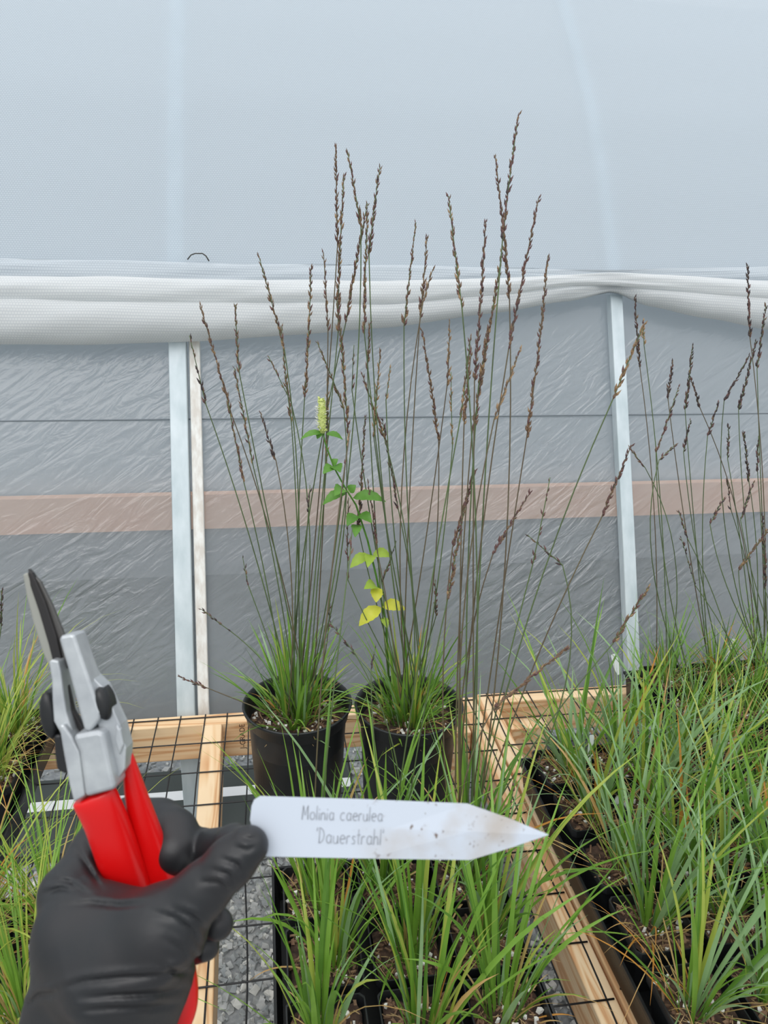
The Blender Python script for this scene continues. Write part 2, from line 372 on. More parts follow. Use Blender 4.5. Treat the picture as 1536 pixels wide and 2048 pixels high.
def ground_board(x0, x1, ya, yb, ys, label):
    t = thing('ground_board', label, 'board', ((x0 + x1) / 2, (ya + yb) / 2, GZ + 0.006), 'dark boards on the gravel'); hx = (x1 - x0) / 2; hy = (yb - ya) / 2
    b = MB(); b.box(-hx, hx, -hy, hy, 0, 0.03); b.build('board', M_panel, t, False, 0.003)
    b = MB(); s = ys - (ya + yb) / 2; b.box(-hx + 0.004, hx - 0.004, s - 0.018, s + 0.018, 0.0302, 0.0312); b.build('stripe', M_stripe, t, False)['label'] = 'white painted stripe'
gy = lambda x, y: atz(x, y, GZ + 0.035)
ground_board(gy(45, 1600).x, gy(710, 1600).x, gy(300, 1690).y, gy(300, 1545).y, gy(300, 1597).y, 'dark grey-green board with a white stripe lying under the left bench')
ground_board(gy(1085, 1530).x + 0.02, 1.75, gy(1250, 1640).y, gy(1250, 1462).y, gy(1260, 1512).y, 'dark grey-green board with a white stripe lying under the right bench')
yk = gy(990, 1820).y; i = 0
while i < 4:
    ye = yk + 0.135
    b = MB(); b.box(-0.21, 0.21, 0, ye - yk - 0.004, 0, 0.028)
    o = b.build('weathered_plank', M_plank, None, False, 0.003); o.location = (0.545, yk, GZ + 0.006)
    tag(o, ['nearest of the four weathered grey planks lying under the doubled bench rails', 'second of the four grey planks under the bench, counted from the front', 'third of the four grey planks under the bench, counted from the front', 'farthest of the four weathered grey planks, next to the film wall'][i], 'plank', 'weathered planks on the gravel')
    yk = ye; i += 1

# ------------------------------------------------------------------ benches
LT = -0.0036   # top of the lumber, the wire lies on it
def lumber(name, x0, x1, y0, y1, parent, m, z0=LT - 0.089, z1=LT, skew=0):
    b = MB(); b.box(x0, x1, y0, y1, z0, z1)
    if skew: b.v = [(x + skew * (y1 - y), y, z) for x, y, z in b.v]
    return b.build(name, m, parent, False, 0.003)
def wire_mesh(x0, x1, xo, y0, y1, yo, parent, seed):
    rr = random.Random(seed); mb = MB()
    x = xo
    xs = [xo + 0.0508 * k for k in range(-60, 60) if x0 <= xo + 0.0508 * k <= x1]
    ys = [yo + 0.096 * k for k in range(-60, 60) if y0 <= yo + 0.096 * k <= y1]
    for x in xs:
        a = rr.uniform(-0.004, 0.004); c = rr.uniform(-0.004, 0.004)
        mb.tube([(x + a * sin(y * 6) + c * sin(y * 13), y, -0.0024) for y in np.linspace(y0, y1, 24)], 0.0014, 6)
    for y in ys:
        a = rr.uniform(-0.003, 0.003)
        mb.tube([(x, y + a * sin(x * 7), -0.0014) for x in np.linspace(x0, x1, 20)], 0.0014, 6)
    return mb.build('wire_mesh', M_wire, parent)
bl = thing('left_bench', 'fir bench with black wire mesh top carrying the two round pots', 'bench', (0, 0, 0))
bl.name = 'mesh_bench'
lumber('back_rail', -1.5, 0.430, 1.490, 1.530, bl, M_wx)
lumber('middle_joist', -0.142, -0.100, 0.45, 1.489, bl, M_wy, skew=0.03).location.x = -0.016
lumber('side_rail', 0.432, 0.470, 0.36, 1.530, bl, M_wy)
lumber('side_rail', -1.5, -1.462, 0.41, 1.489, bl, M_wy)
lumber('front_rail', -1.5, 0.430, 0.36, 0.40, bl, M_wx)
for x, y in ((-1.46, 1.40), (0.34, 1.40), (-1.46, 0.41), (0.34, 0.41)):
    lumber('leg', x, x + 0.089, y, y + 0.038, bl, M_wy, GZ + 0.004, LT - 0.005)
wire_mesh(-1.48, 0.465, -0.106, 0.37, 1.527, 1.514, bl, 1)
br_ = thing('mesh_bench', 'fir bench with black wire mesh top carrying the blue-green grass trays', 'bench', (0, 0, 0))
lumber('back_rail', 0.514, 2.0, 1.500, 1.540, br_, M_wx)
lumber('side_rail', 0.475, 0.513, 0.36, 1.540, br_, M_wy)
lumber('side_rail', 1.962, 2.0, 0.41, 1.489, br_, M_wy)
lumber('front_rail', 0.514, 2.0, 0.36, 0.40, br_, M_wx)
for x, y in ((0.52, 1.40), (1.87, 1.40), (0.52, 0.41), (1.87, 0.41)):
    lumber('leg', x, x + 0.089, y, y + 0.038, br_, M_wy, GZ + 0.004, LT - 0.005)
wire_mesh(0.48, 1.98, 0.497, 0.37, 1.538, 1.528, br_, 2)
# grade stamp on the back rail
for body, px, py, sz in (('J-GRADE', 491, 1497, 0.0125),):
    fc = bpy.data.curves.new('grade_stamp', 'FONT'); fc.body = body; fc.size = sz * 1.35; fc.extrude = 0.0001; fc.materials.append(M_stamp)
    o = link('grade_stamp', fc, bl); p = aty(px, py, 1.4895); o.location = (p.x, 1.4897, p.z); o.rotation_euler = (radians(90), radians(-90), 0)
    bpy.context.view_layer.update()
    me = bpy.data.meshes.new_from_object(o.evaluated_get(bpy.context.evaluated_depsgraph_get()))
    k = link('grade_stamp', me, bl); k.matrix_local = o.matrix_local.copy(); bpy.data.objects.remove(o)

# ------------------------------------------------------------------ plants
def blade(mb, root, az, tilt, L, bend, wd, mi, rr, seg=7, twist=0.3):
    d = Vector((cos(az), sin(az), 0)); side0 = Vector((-sin(az), cos(az), 0)); p = Vector(root)
    vs = []; tw = rr.uniform(-twist, twist); sw = rr.uniform(-0.25, 0.25)
    for i in range(seg + 1):
        t = i / seg; a = tilt + bend * t ** 1.6
        dr = d * sin(a) + Vector((0, 0, cos(a))) + side0 * (sw * t * 0.5)
        dr.normalize()
        if i: p = p + dr * (L / seg)
        k = wd * 0.5 * min(1, 0.55 + 1.6 * t) * max(0.02, 1 - t ** 2.6)
        sd = (side0 * cos(tw * t * 4) + d * sin(tw * t * 4)); sd = (sd - dr * sd.dot(dr)).normalized()
        nm = sd.cross(dr)
        vs += [p - sd * k + nm * k * 0.35, p, p + sd * k + nm * k * 0.35]
    mb.add(vs, [(i * 3 + j, i * 3 + j + 1, i * 3 + j + 4, i * 3 + j + 3) for i in range(seg) for j in (0, 1)], mi)

def tuft(mb, rr, n, rad, L, wd, tilt, bend, mix, z=0, cx=0, cy=0):
    for _ in range(n):
        az = rr.uniform(0, 2 * pi); r = rad * sqrt(rr.random()); k = r / max(rad, 1e-6)
        a0 = az + rr.uniform(-0.6, 0.6)
        mi = rr.choices(range(6), mix)[0]
        l = rr.uniform(*L) * (0.75 if mi in (3, 4) else 1)
        bnd = rr.uniform(*bend) * (1.3 if mi in (3, 4) else 1)
        blade(mb, (cx + r * cos(az), cy + r * sin(az), z), a0, rr.uniform(*tilt) * (0.3 + 0.7 * k), l, bnd, rr.uniform(*wd), mi, rr)

def spikelets(mb, path, rr, dens, size, mix, sparse=0):
    pts = [Vector(p) for p in path]; ln = [0]
    for a, c in zip(pts, pts[1:]): ln.append(ln[-1] + (c - a).length)
    tot = ln[-1]; s = 0.0
    while s < tot:
        k = next(i for i in range(1, len(ln)) if s <= ln[i] + 1e-9); q = (s - ln[k - 1]) / max(ln[k] - ln[k - 1], 1e-9)
        p = pts[k - 1].lerp(pts[k], q); ax = (pts[k] - pts[k - 1]).normalized()
        o = ax.orthogonal().normalized(); a = rr.uniform(0, 2 * pi); out = o * cos(a) + ax.cross(o) * sin(a)
        t = s / tot; fat = 1.0 - 0.35 * t
        d = (ax + out * rr.uniform(0.1, 0.5)).normalized(); L = size * 1.22 * rr.uniform(0.75, 1.25) * fat; wv = L * rr.uniform(0.14, 0.2)
        e1 = d.orthogonal().normalized(); e2 = d.cross(e1)
        b0 = p + out * 0.0006; m1 = b0 + d * (L * 0.4); tip = b0 + d * L
        mi = rr.choices(range(4), mix)[0]
        mb.add([b0, m1 + e1 * wv, m1 + e2 * wv, m1 - e1 * wv, m1 - e2 * wv, tip],
               [(0, 2, 1), (0, 3, 2), (0, 4, 3), (0, 1, 4), (5, 1, 2), (5, 2, 3), (5, 3, 4), (5, 4, 1)], mi)
        s += dens * rr.uniform(0.5, 1.5) * (1 if rr.random() > sparse else 4)

def bez(p0, p1, p2, n):
    return [p0 * (1 - t) ** 2 + p1 * 2 * t * (1 - t) + p2 * t * t for t in [i / n for i in range(n + 1)]]

HEAD_MIX = {'b': (6, 3, 1, 0), 'p': (2, 7, 0, 1), 't': (2, 1, 7, 0), 'd': (1, 3, 0, 6)}
def stalk(parent, base, tip, hb, Yt, rr, kind='b', thick=1.0, size=0.0095):
    """one flower stalk: base point in the world, tip and lower end of the seed head read in the picture at depth Yt"""
    inv = Vector(parent.location)
    H = aty(hb[0], hb[1], base.y + (Yt - base.y) * 0.75); T = aty(tip[0], tip[1], Yt)
    L1 = (H - base).length; c = H - (T - H).normalized() * L1 * 0.45
    c = c * 0.6 + (base + Vector((0, 0, L1 * 0.5))) * 0.4 if H.z > base.z + 0.2 else c
    lower = bez(base, c, H, 12); mid = H + (T - H) * 0.5 + Vector((rr.uniform(-1, 1), 0, rr.uniform(-1, 1))) * (T - H).length * 0.02
    upper = bez(H, mid, T, 8)
    pl = [p - inv for p in lower + upper[1:]]
    mb = MB(); k = len(pl); mb.tube(pl, [0.0013 - 0.0007 * i / (k - 1) for i in range(k)], 5)
    st = mb.build('flower_stalk', M_st2 if rr.random() < 0.3 else M_st1, parent)
    mb = MB(); spikelets(mb, [p - inv for p in upper], rr, 0.0031 / thick, size, HEAD_MIX[kind], 0.0 if thick > 0.75 else 0.2)
    mb.build('seed_head', HEADM, st, smooth=False)
    return st

def soil_mesh(rr, half, z, rnd, nchip, nperl, cs=1.0):
    mb = MB(); n = 22
    def hgt(x, y): return z + 0.004 * sin(x * 90 + 1) * cos(y * 80) + 0.003 * sin(x * 200 + y * 150)
    vs = [(0, 0, hgt(0, 0))]
    for q in range(1, 5):
        for j in range(n):
            a = 2 * pi * j / n; r = half * q / 4
            if not rnd: r = r / max(abs(cos(a)), abs(sin(a)))
            x, y = r * cos(a), r * sin(a); vs.append((x, y, hgt(x, y)))
    fs = [(0, 1 + j, 1 + (j + 1) % n) for j in range(n)]
    for q in range(3): fs += [(1 + q * n + j, 1 + (q + 1) * n + j, 1 + (q + 1) * n + (j + 1) % n, 1 + q * n + (j + 1) % n) for j in range(n)]
    mb.add(vs, fs, 0)
    for i in range(nchip + nperl):
        x, y = rr.uniform(-1, 1) * half * 0.94, rr.uniform(-1, 1) * half * 0.94
        if rnd and x * x + y * y > (half * 0.93) ** 2: continue
        per = i >= nchip; straw = not per and rr.random() < 0.25
        L, W, H = (rr.uniform(0.0015, 0.004),) * 3 if per else ((rr.uniform(0.008, 0.02), 0.0006, 0.0006) if straw else (rr.uniform(0.004, 0.010), rr.uniform(0.0015, 0.003), 0.0012))
        L, W, H = L * cs, W * cs, H * cs
        a = rr.uniform(0, 6.3); ti = rr.uniform(-0.5, 0.5); c = Vector((x, y, hgt(x, y) + H * 0.6 + 0.001))
        u = Vector((cos(a) * cos(ti), sin(a) * cos(ti), sin(ti))); v = Vector((-sin(a), cos(a), 0)); ww = u.cross(v)
        mb.add([c + u * L * sx_ * rr.uniform(0.35, 1) + v * W * sy_ * rr.uniform(0.35, 1) + ww * H * sz_ for sz_ in (-1, 1) for sx_, sy_ in ((-1, -1), (1, -1), (1, 1), (-1, 1))],
               [(0, 3, 2, 1), (4, 5, 6, 7), (0, 1, 5, 4), (1, 2, 6, 5), (2, 3, 7, 6), (3, 0, 4, 7)], 2 if per else (3 if straw else 1))
    return mb.mesh('soil', [M_soil, M_bark, M_perl, M_straw], False)

# --- the two large round pots
def round_pot(cx, cy, label, seed, R_=0.099, H=0.212):
    rr = random.Random(seed)
    t = thing('potted_plant', label, 'potted plant', (cx, cy, 0.0005), 'round pots on the bench')
    mb = MB()
    pr = [(0.001, 0.0), (0.074, 0.0), (0.078, 0.004), (0.0785, 0.012), (0.081, 0.016), (0.0885, H - 0.032), (0.0925, H - 0.028), (0.0955, H - 0.010), (0.0985, H - 0.007), (0.1, H - 0.002), (0.0985, H), (0.0955, H - 0.001),
          (0.0925, H - 0.012), (0.089, H - 0.03), (0.084, 0.09), (0.08, 0.06), (0.001, 0.055)]
    mb.lathe(pr, 64); mb.build('pot', M_pot, t)
    link('soil', soil_mesh(rr, 0.0875, H - 0.036, True, 320, 70, 1.0), t)
    return t, rr
CL = atz(595, 1405, 0.21); CR = atz(818, 1408, 0.21)
potL, rl = round_pot(CL.x, CL.y, 'left of the two black round nursery pots, tall purple-brown seed stalks fanning up', 11)
potR, rr_ = round_pot(CR.x, CR.y, 'right of the two black round nursery pots, grass with a white-flowered mint sprig', 12)
for t, rr in ((potL, rl), (potR, rr_)):
    mb = MB()
    tuft(mb, rr, 80, 0.042, (0.08, 0.19), (0.004, 0.0068), (0.1, 1.0), (0.2, 1.0), (6, 1, 1.5, 0.6, 0.25, 4), 0.176, -0.005, 0.0)
    tuft(mb, rr, 34, 0.035, (0.14, 0.25), (0.0035, 0.006), (0.05, 0.45), (0.0, 0.5), (6, 1, 1, 0.2, 0.1, 4), 0.176, 0.0, 0.0)
    tuft(mb, rr, 30, 0.06, (0.05, 0.11), (0.003, 0.005), (0.8, 1.4), (0.2, 0.7), (4, 1, 2, 3, 0.5, 2), 0.178, 0.0, 0.0)
    mb.build('foliage', LEAFM, t)
def base_in(t, rr, rad=0.035, z=0.176): 
    a = rr.uniform(0, 2 * pi); r = rad * sqrt(rr.random()); return Vector((t.location.x + r * cos(a), t.location.y + r * sin(a), z))

LEFT = [((379, 671), (412, 809), 'd', .7), ((400, 611), (462, 825), 'b', 1.1), ((455, 800), (488, 965), 'b', .9), ((471, 609), (479, 747), 'b', .9), ((469, 736), (506, 930), 'b', .8), ((517, 510), (569, 700), 'b', 1),
        ((537, 713), (582, 804), 'b', .6), ((563, 653), (583, 846), 'b', 1), ((521, 825), (552, 921), 'd', .8), ((622, 536), (609, 799), 'b', 1.2), ((647, 505), (656, 663), 'b', .8),
        ((671, 291), (675, 492), 'b', 1.1), ((688, 351), (676, 669), 'b', 1.3), ((695, 303), (722, 455), 'b', 1.1), ((735, 406), (691, 648), 'b', 1.3), ((673, 590), (696, 870), 'b', 1.2), ((634, 684), (688, 820), 'b', .8),
        ((655, 762), (652, 945), 't', .9), ((620, 970), (617, 1025), 'd', .7), ((485, 1113), (497, 1172), 'd', .6), ((402, 1218), (462, 1263), 'd', .6), ((355, 1352), (415, 1376), 'p', .8), ((660, 1200), (656, 1262), 'd', .6)]
RIGHT = [((760, 334), (738, 512), 'p', 1.1), ((735, 430), (729, 669), 'b', 1.3), ((724, 747), (770, 880), 'b', 1), ((765, 840), (797, 1020), 'p', 1), ((761, 700), (748, 877), 't', 1), ((730, 833), (717, 1060), 'p', 1.2), ((708, 690), (704, 780), 'b', .7),
         ((832, 445), (808, 653), 'b', .9), ((854, 473), (840, 637), 'b', .9), ((866, 538), (846, 605), 'b', .8), ((844, 661), (877, 882), 'b', 1.1), ((899, 640), (894, 773), 't', .8), ((902, 744), (905, 893), 't', .7),
         ((735, 960), (752, 1090), 'p', .8), ((793, 1082), (765, 1165), 'd', .7), ((870, 1160), (872, 1232), 'p', .8), ((697, 995), (696, 1160), 'p', .7), ((740, 645), (735, 740), 'b', .8), ((780, 735), (772, 800), 't', .7)]
for tp, hb, k, th in LEFT:
    stalk(potL, base_in(potL, rl), tp, hb, CL.y + rl.uniform(-0.02, 0.06), rl, k, th)
for tp, hb, k, th in RIGHT:
    stalk(potR, base_in(potR, rr_), tp, hb, CR.y + rr_.uniform(-0.02, 0.06), rr_, k, th)

# --- flowering mint sprig in the right pot
def mint():
    rr = random.Random(5); Yp = CR.y + 0.02
    base = Vector((CR.x - 0.03, Yp, 0.178))
    t = thing('mint_sprig', 'leafy mint sprig with a pale flower spike growing out of the right round pot', 'herb', base)
    px = [(772, 1245), (752, 1150), (735, 1080), (712, 1010), (690, 975), (668, 935), (650, 885), (644, 850)]
    pts = [base] + [aty(x, y, Yp) for x, y in px]
    loc = [p - base for p in pts]
    mb = MB(); mb.tube(loc, [0.002 - 0.001 * i / len(loc) for i in range(len(loc))], 6); mb.build('stem', M_mint, t)
    def leaf(px0, px1, wpx, m, fz=0.0, droop=0.18):
        a = aty(*px0, Yp) - base; c = aty(*px1, Yp - fz) - base; L = (c - a).length; ax = (c - a).normalized()
        nrm = (Vector((0, -0.55, 0.83)) - ax * Vector((0, -0.55, 0.83)).dot(ax)).normalized(); sd = ax.cross(nrm); wv = wpx / FPX * 1.45
        mb = MB(); vs = []; n = 10
        for i in range(n + 1):
            s = i / n; k = wv * 0.5 * (sin(pi * s ** 0.75) ** 0.85 if 0 < s < 1 else 0.03) * (1 + (0.07 if i % 2 else -0.05))
            p = a + ax * (L * s) + nrm * (L * droop * (sin(pi * s)))
            vs += [p - sd * k + nrm * k * 0.3, p - sd * k * .5 + nrm * k * .05, p, p + sd * k * .5 + nrm * k * .05, p + sd * k + nrm * k * 0.3]
        mb.add(vs, [(i * 5 + j, i * 5 + j + 1, i * 5 + j + 6, i * 5 + j + 5) for i in range(n) for j in range(4)])
        mb.build('leaf', m, t)
    G, Y, Mm = M_mint, M_minty, M_mintm
    for l in [((646, 866), (600, 880), 13, G), ((652, 868), (686, 880), 13, G), ((645, 864), (634, 878), 12, G), ((668, 935), (646, 948), 20, G, .02), ((668, 932), (681, 945), 22, G, .02), ((666, 930), (676, 918), 14, G),
              ((692, 985), (645, 1010), 20, G, .01), ((690, 980), (668, 992), 26, G, .03), ((706, 996), (772, 1004), 24, G, .01), ((700, 985), (712, 970), 18, G), ((712, 1030), (694, 1052), 22, G, .02), ((718, 1030), (744, 1046), 22, G, .02),
              ((714, 1050), (710, 1075), 20, G, .03), ((738, 1110), (700, 1136), 22, Mm, .01), ((746, 1108), (783, 1114), 22, Mm, .01), ((742, 1110), (735, 1135), 20, Mm, .03),
              ((752, 1172), (728, 1178), 24, Mm, .02), ((754, 1175), (752, 1205), 24, Y, .02), ((762, 1215), (718, 1252), 28, Y, .01), ((764, 1212), (812, 1220), 26, Y, .01), ((765, 1235), (775, 1258), 14, Mm, .02)]:
        leaf(*l)
    top = aty(643, 797, Yp) - base; bot = aty(645, 866, Yp) - base; mb = MB(); rr = random.Random(3)
    n = 150; ax = (top - bot); L = ax.length
    mb.tube([bot + ax * (i / 8) for i in range(9)], [0.0042 + 0.002 * sin(pi * i / 8) if i < 8 else 0.002 for i in range(9)], 12)
    o = mb.build('flower_spike', M_spike, t); mb = MB()
    for i in range(n):
        s = rr.uniform(0.02, 1); a = rr.uniform(0, 2 * pi); out = Vector((cos(a), sin(a), 0.5)).normalized(); c = bot + ax * s + out * 0.005 * (1.1 - 0.5 * s)
        mb.tube([c, c + out * 0.002, c + out * 0.004], [0.0011, 0.0013, 0.0003], 5, 0)
    for i in range(34):
        s = rr.uniform(0.05, 0.75); a = rr.uniform(2.3, 4.4) if rr.random() < .7 else rr.uniform(0, 6.28); out = Vector((cos(a), sin(a), 0.35)).normalized(); c = bot + ax * s + out * 0.005
        mb.tube([c, c + out * 0.004, c + out * 0.007 + Vector((0, 0, rr.uniform(-.001, .002)))], [0.0006, 0.0009, 0.0004], 4, 1)
    mb.build('floret', [M_spike, M_petal], o)
mint()

# --- small square pots in trays
def pot_mesh():
    mb = MB(); H = 0.088
    lv = [(0.001, 0), (0.036, 0), (0.0455, H - 0.016), (0.049, H - 0.015), (0.0505, H), (0.0485, H), (0.0465, H - 0.014), (0.044, H - 0.02), (0.038, 0.03)]
    def ring(h, z, c=0.006):
        c = min(c, h * 0.5); return [(h - c, -h, z), (h, -h + c, z), (h, h - c, z), (h - c, h, z), (-h + c, h, z), (-h, h - c, z), (-h, -h + c, z), (-h + c, -h, z)]
    vs = [p for h, z in lv for p in ring(h, z)]
    mb.add(vs, [(i * 8 + j, i * 8 + (j + 1) % 8, (i + 1) * 8 + (j + 1) % 8, (i + 1) * 8 + j) for i in range(len(lv) - 1) for j in range(8)])
    return mb.mesh('pot', M_pot, False)
SQ = pot_mesh()
SOILS = [soil_mesh(random.Random(40 + i), 0.0445, 0.0745, False, 130, 15, 0.95) for i in range(6)]

KINDS = {
    'front': lambda mb, rr: (tuft(mb, rr, 30, 0.020, (0.13, 0.37), (0.005, 0.0085), (0.03, 0.45), (0.1, 0.9), (7, 2, 1.2, 0.7, 0.2, 3), 0.074, rr.uniform(-.015, .015), rr.uniform(-.015, .015)),
                             tuft(mb, rr, 14, 0.035, (0.04, 0.11), (0.002, 0.004), (0.5, 1.3), (0.2, 0.9), (2, 0, 1, 6, 1, 1), 0.075)),
    'blue': lambda mb, rr: (tuft(mb, rr, 30, 0.018, (0.15, 0.38), (0.0045, 0.0085), (0.05, 0.62), (0.1, 0.85), (4, 6, 1.6, 0.5, 0.4, 2.5), 0.074, rr.uniform(-.012, .012), rr.uniform(-.012, .012)),
                            tuft(mb, rr, 20, 0.03, (0.08, 0.24), (0.0015, 0.003), (0.6, 1.4), (0.1, 0.9), (1, 1, 1, 6, 1.5, 0), 0.075)),
    'fine': lambda mb, rr: (tuft(mb, rr, 52, 0.026, (0.09, 0.22), (0.0024, 0.0046), (0.05, 0.7), (0.1, 0.9), (5, 1, 1.5, 1.0, 0.6, 5), 0.074),
                            tuft(mb, rr, 16, 0.035, (0.05, 0.13), (0.0015, 0.003), (0.6, 1.3), (0.1, 0.9), (1, 0, 1, 5, 2, 1), 0.075)),
    'lime': lambda mb, rr: (tuft(mb, rr, 105, 0.026, (0.12, 0.33), (0.0024, 0.0044), (0.05, 0.75), (0.2, 1.3), (6, 0.5, 6, 1.2, 0.6, 1), 0.074),
                            tuft(mb, rr, 34, 0.03, (0.10, 0.26), (0.0015, 0.0025), (0.6, 1.3), (0.4, 1.5), (1, 0, 2, 6, 1, 0), 0.075)),
}
def small_pot(x, y, kind, label, group, seed):
    rr = random.Random(seed)
    t = thing('potted_plant', label, 'potted plant', (x, y, 0.004), group)
    link('pot', SQ, t)
    s = link('soil', SOILS[seed % 6], t); s.rotation_euler.z = (seed % 4) * pi / 2
    mb = MB(); KINDS[kind](mb, rr); mb.build('foliage', LEAFM, t)
    return t
def tray(x0, x1, y0, y1, label):
    t = thing('plant_tray', label, 'tray', ((x0 + x1) / 2, (y0 + y1) / 2, 0.0002), 'black carrying trays'); hx = (x1 - x0) / 2; hy = (y1 - y0) / 2; h = 0.06
    b = MB(); a = 0.008
    o = [(hx - a, hy - a, 0.0), (hx - a * .5, hy - a * .5, h * .6), (hx, hy, h), (hx + .004, hy + .004, h), (hx + .004, hy + .004, h - .006), (hx + .002, hy + .002, h - .006), (hx - a * .5 + .0015, hy - a * .5 + .0015, h * .6), (hx - a + .0015, hy - a + .0015, -0.0)]
    vs = []
    for X, Y, Z in o: vs += [(-X, -Y, Z), (X, -Y, Z), (X, Y, Z), (-X, Y, Z)]
    b.add(vs, [(i * 4 + j, i * 4 + (j + 1) % 4, (i + 1) * 4 + (j + 1) % 4, (i + 1) * 4 + j) for i in range(len(o) - 1) for j in range(4)])
    b.box(-hx + a, hx - a, -hy + a, hy - a, 0.0005, 0.003); b.build('shell', M_tray, t, False)
    return t
ORD = ['front', 'second', 'third', 'fourth', 'fifth', 'sixth']
def fill(x0, y0, nx, ny, px, py, kind, desc, where, group, seed):
    """rows counted from the front, columns from the left"""
    out = {}
    names = {1: ['only pot'], 2: ['left', 'right'], 3: ['left', 'middle', 'right']}
    for r in range(ny):
        cols = []
        for c in range(nx):   # pots wholly outside the frame are left out
            v = Vector((x0 + c * px, y0 + r * py, 0.09)) - CAM; u = 768 + FPX * v.dot(RT) / v.dot(FW)
            if -70 < u < 1620: cols.append(c)
        for i, c in enumerate(cols):
            rr = random.Random(seed * 100 + r * 10 + c)
            row = 'back' if r == ny - 1 else ORD[r]
            out[(c, r)] = small_pot(x0 + c * px + rr.uniform(-.002, .002), y0 + r * py + rr.uniform(-.002, .002), kind,
                                    f'pot of {desc}, {names[len(cols)][i]} in {row} row' + (' from front' if 0 < r < ny - 1 else '') + f', {where}', group, seed * 100 + r * 10 + c)
    return out
tray(-0.008, 0.348, 0.615, 0.985, 'black tray of small grass pots below the white plant label')
FR = fill(0.055, 0.678, 3, 3, 0.115, 0.113, 'front', 'broad green grass', 'tray below the white label', 'small pots in the front tray', 1)
tray(0.474, 0.812, 0.60, 1.205, 'long black tray against the doubled bench rails, full of blue-green grass')
BL = fill(0.533, 0.664, 3, 5, 0.11, 0.119, 'blue', 'blue-green grass', 'long tray beside the doubled rails', 'blue-green grass pots in the long tray', 2)
tray(0.826, 1.19, 0.965, 1.495, 'black tray at the film wall below the right hoop post')
BK = fill(0.885, 1.035, 3, 4, 0.122, 0.126, 'fine', 'fine dark grass', 'tray under right hoop post', 'fine grass pots in the wall tray', 3)
tray(-0.59, -0.452, 1.03, 1.47, 'narrow black tray at the left border beside the film wall')
LB = fill(-0.512, 1.095, 1, 3, 0.12, 0.15, 'lime', 'fine lime grass', 'left border tray', 'lime grass pots in the left border tray', 5)
tray(-0.485, -0.255, 0.67, 0.975, 'black tray of lime-green grass behind the gloved hand')
LF = fill(-0.425, 0.745, 2, 2, 0.112, 0.14, 'lime', 'fine lime grass', 'tray behind the gloved hand', 'lime grass pots behind the glove', 6)

def rb(t, rr, rad=0.018): return base_in(t, rr, rad, 0.08)
rf = random.Random(21)
FRONT = [((897, 392), (924, 617), 'b', 1.0, 2, 2), ((971, 444), (949, 762), 'p', 1.2, 2, 2), ((990, 310), (1019, 600), 'b', 1.0, 2, 2), ((1037, 230), (1005, 480), 'p', 1.2, 2, 2), ((1004, 505), (957, 773), 'b', 1.4, 2, 2), ((1077, 397), (1017, 700), 'p', 1.1, 2, 2),
         ((1096, 511), (1053, 877), 'b', 1.1, 2, 2), ((941, 674), (920, 840), 'b', .9, 1, 2), ((943, 695), (928, 850), 'b', 1.0, 2, 2), ((1040, 700), (988, 840), 't', .9, 2, 2), ((975, 658), (944, 867), 'b', 1.4, 2, 2), ((1060, 985), (985, 1110), 'p', 1.0, 2, 2), ((950, 940), (905, 1095), 'p', 1.3, 2, 2),
         ((935, 990), (895, 1200), 'b', 1.2, 1, 2), ((1135, 1295), (985, 1420), 'b', 1.5, 2, 1), ((1297, 1175), (1225, 1288), 'b', 1.5, 2, 2), ((1263, 890), (1203, 1035), 'p', 1.1, 2, 2), ((1288, 650), (1225, 800), 't', 1.0, 2, 2), ((1100, 955), (1065, 1130), 'p', .6, 2, 2),
         ((1055, 1070), (1125, 1130), 'd', .6, 2, 2), ((700, 860), (690, 930), 't', .7, 0, 2), ((752, 1290), (742, 1340), 'd', .6, 1, 2), ((1030, 1560), (1008, 1680), 'p', .6, 2, 1), ((660, 1245), (712, 1310), 'd', .6, 1, 2), ((705, 1055), (700, 1110), 'p', .6, 0, 2)]
for tp, hb, k, th, c, r in FRONT:
    o = FR[(c, r)]; Yt = o.location.y + rf.uniform(0.0, 0.10) + (0.06 if tp[1] < 500 else 0)
    stalk(o, rb(o, rf), tp, hb, Yt, rf, k, th, 0.0085)
BACK = [((1270, 594), (1280, 737), 'd', 1.1, 0, 3), ((1286, 640), (1288, 690), 't', .8, 0, 3), ((1346, 720), (1336, 799), 'd', 1, 1, 3), ((1357, 774), (1312, 906), 'p', .9, 0, 2), ((1385, 690), (1370, 820), 'd', 1.2, 1, 3), ((1380, 755), (1400, 816), 'd', .9, 2, 3), ((1381, 840), (1367, 904), 'd', 1, 1, 3),
        ((1437, 805), (1415, 873), 'd', 1.1, 1, 3), ((1495, 530), (1500, 676), 'd', 1.3, 2, 3), ((1532, 610), (1514, 737), 'd', 1.2, 2, 3), ((1512, 682), (1477, 820), 'd', 1.4, 2, 3), ((1498, 711), (1448, 803), 'd', 1.1, 2, 3), ((1457, 851), (1455, 917), 'd', .9, 2, 3), ((1487, 864), (1498, 965), 'd', 1.3, 2, 3),
        ((1517, 873), (1515, 945), 'd', 1.2, 2, 3), ((1534, 1062), (1477, 1141), 'b', 1.5, 2, 2), ((1358, 1025), (1375, 1077), 'd', .8, 1, 2), ((1507, 965), (1481, 1040), 'd', 1, 2, 2), ((1448, 996), (1420, 1049), 'd', .9, 2, 2), ((1351, 889), (1318, 920), 'p', .8, 0, 2), ((1258, 895), (1290, 935), 'p', .8, 0, 3),
        ((1525, 1030), (1530, 1180), 'd', 1, 2, 2), ((1362, 1075), (1390, 1170), 'd', .6, 1, 2), ((1455, 960), (1462, 1020), 'd', .7, 2, 3)]
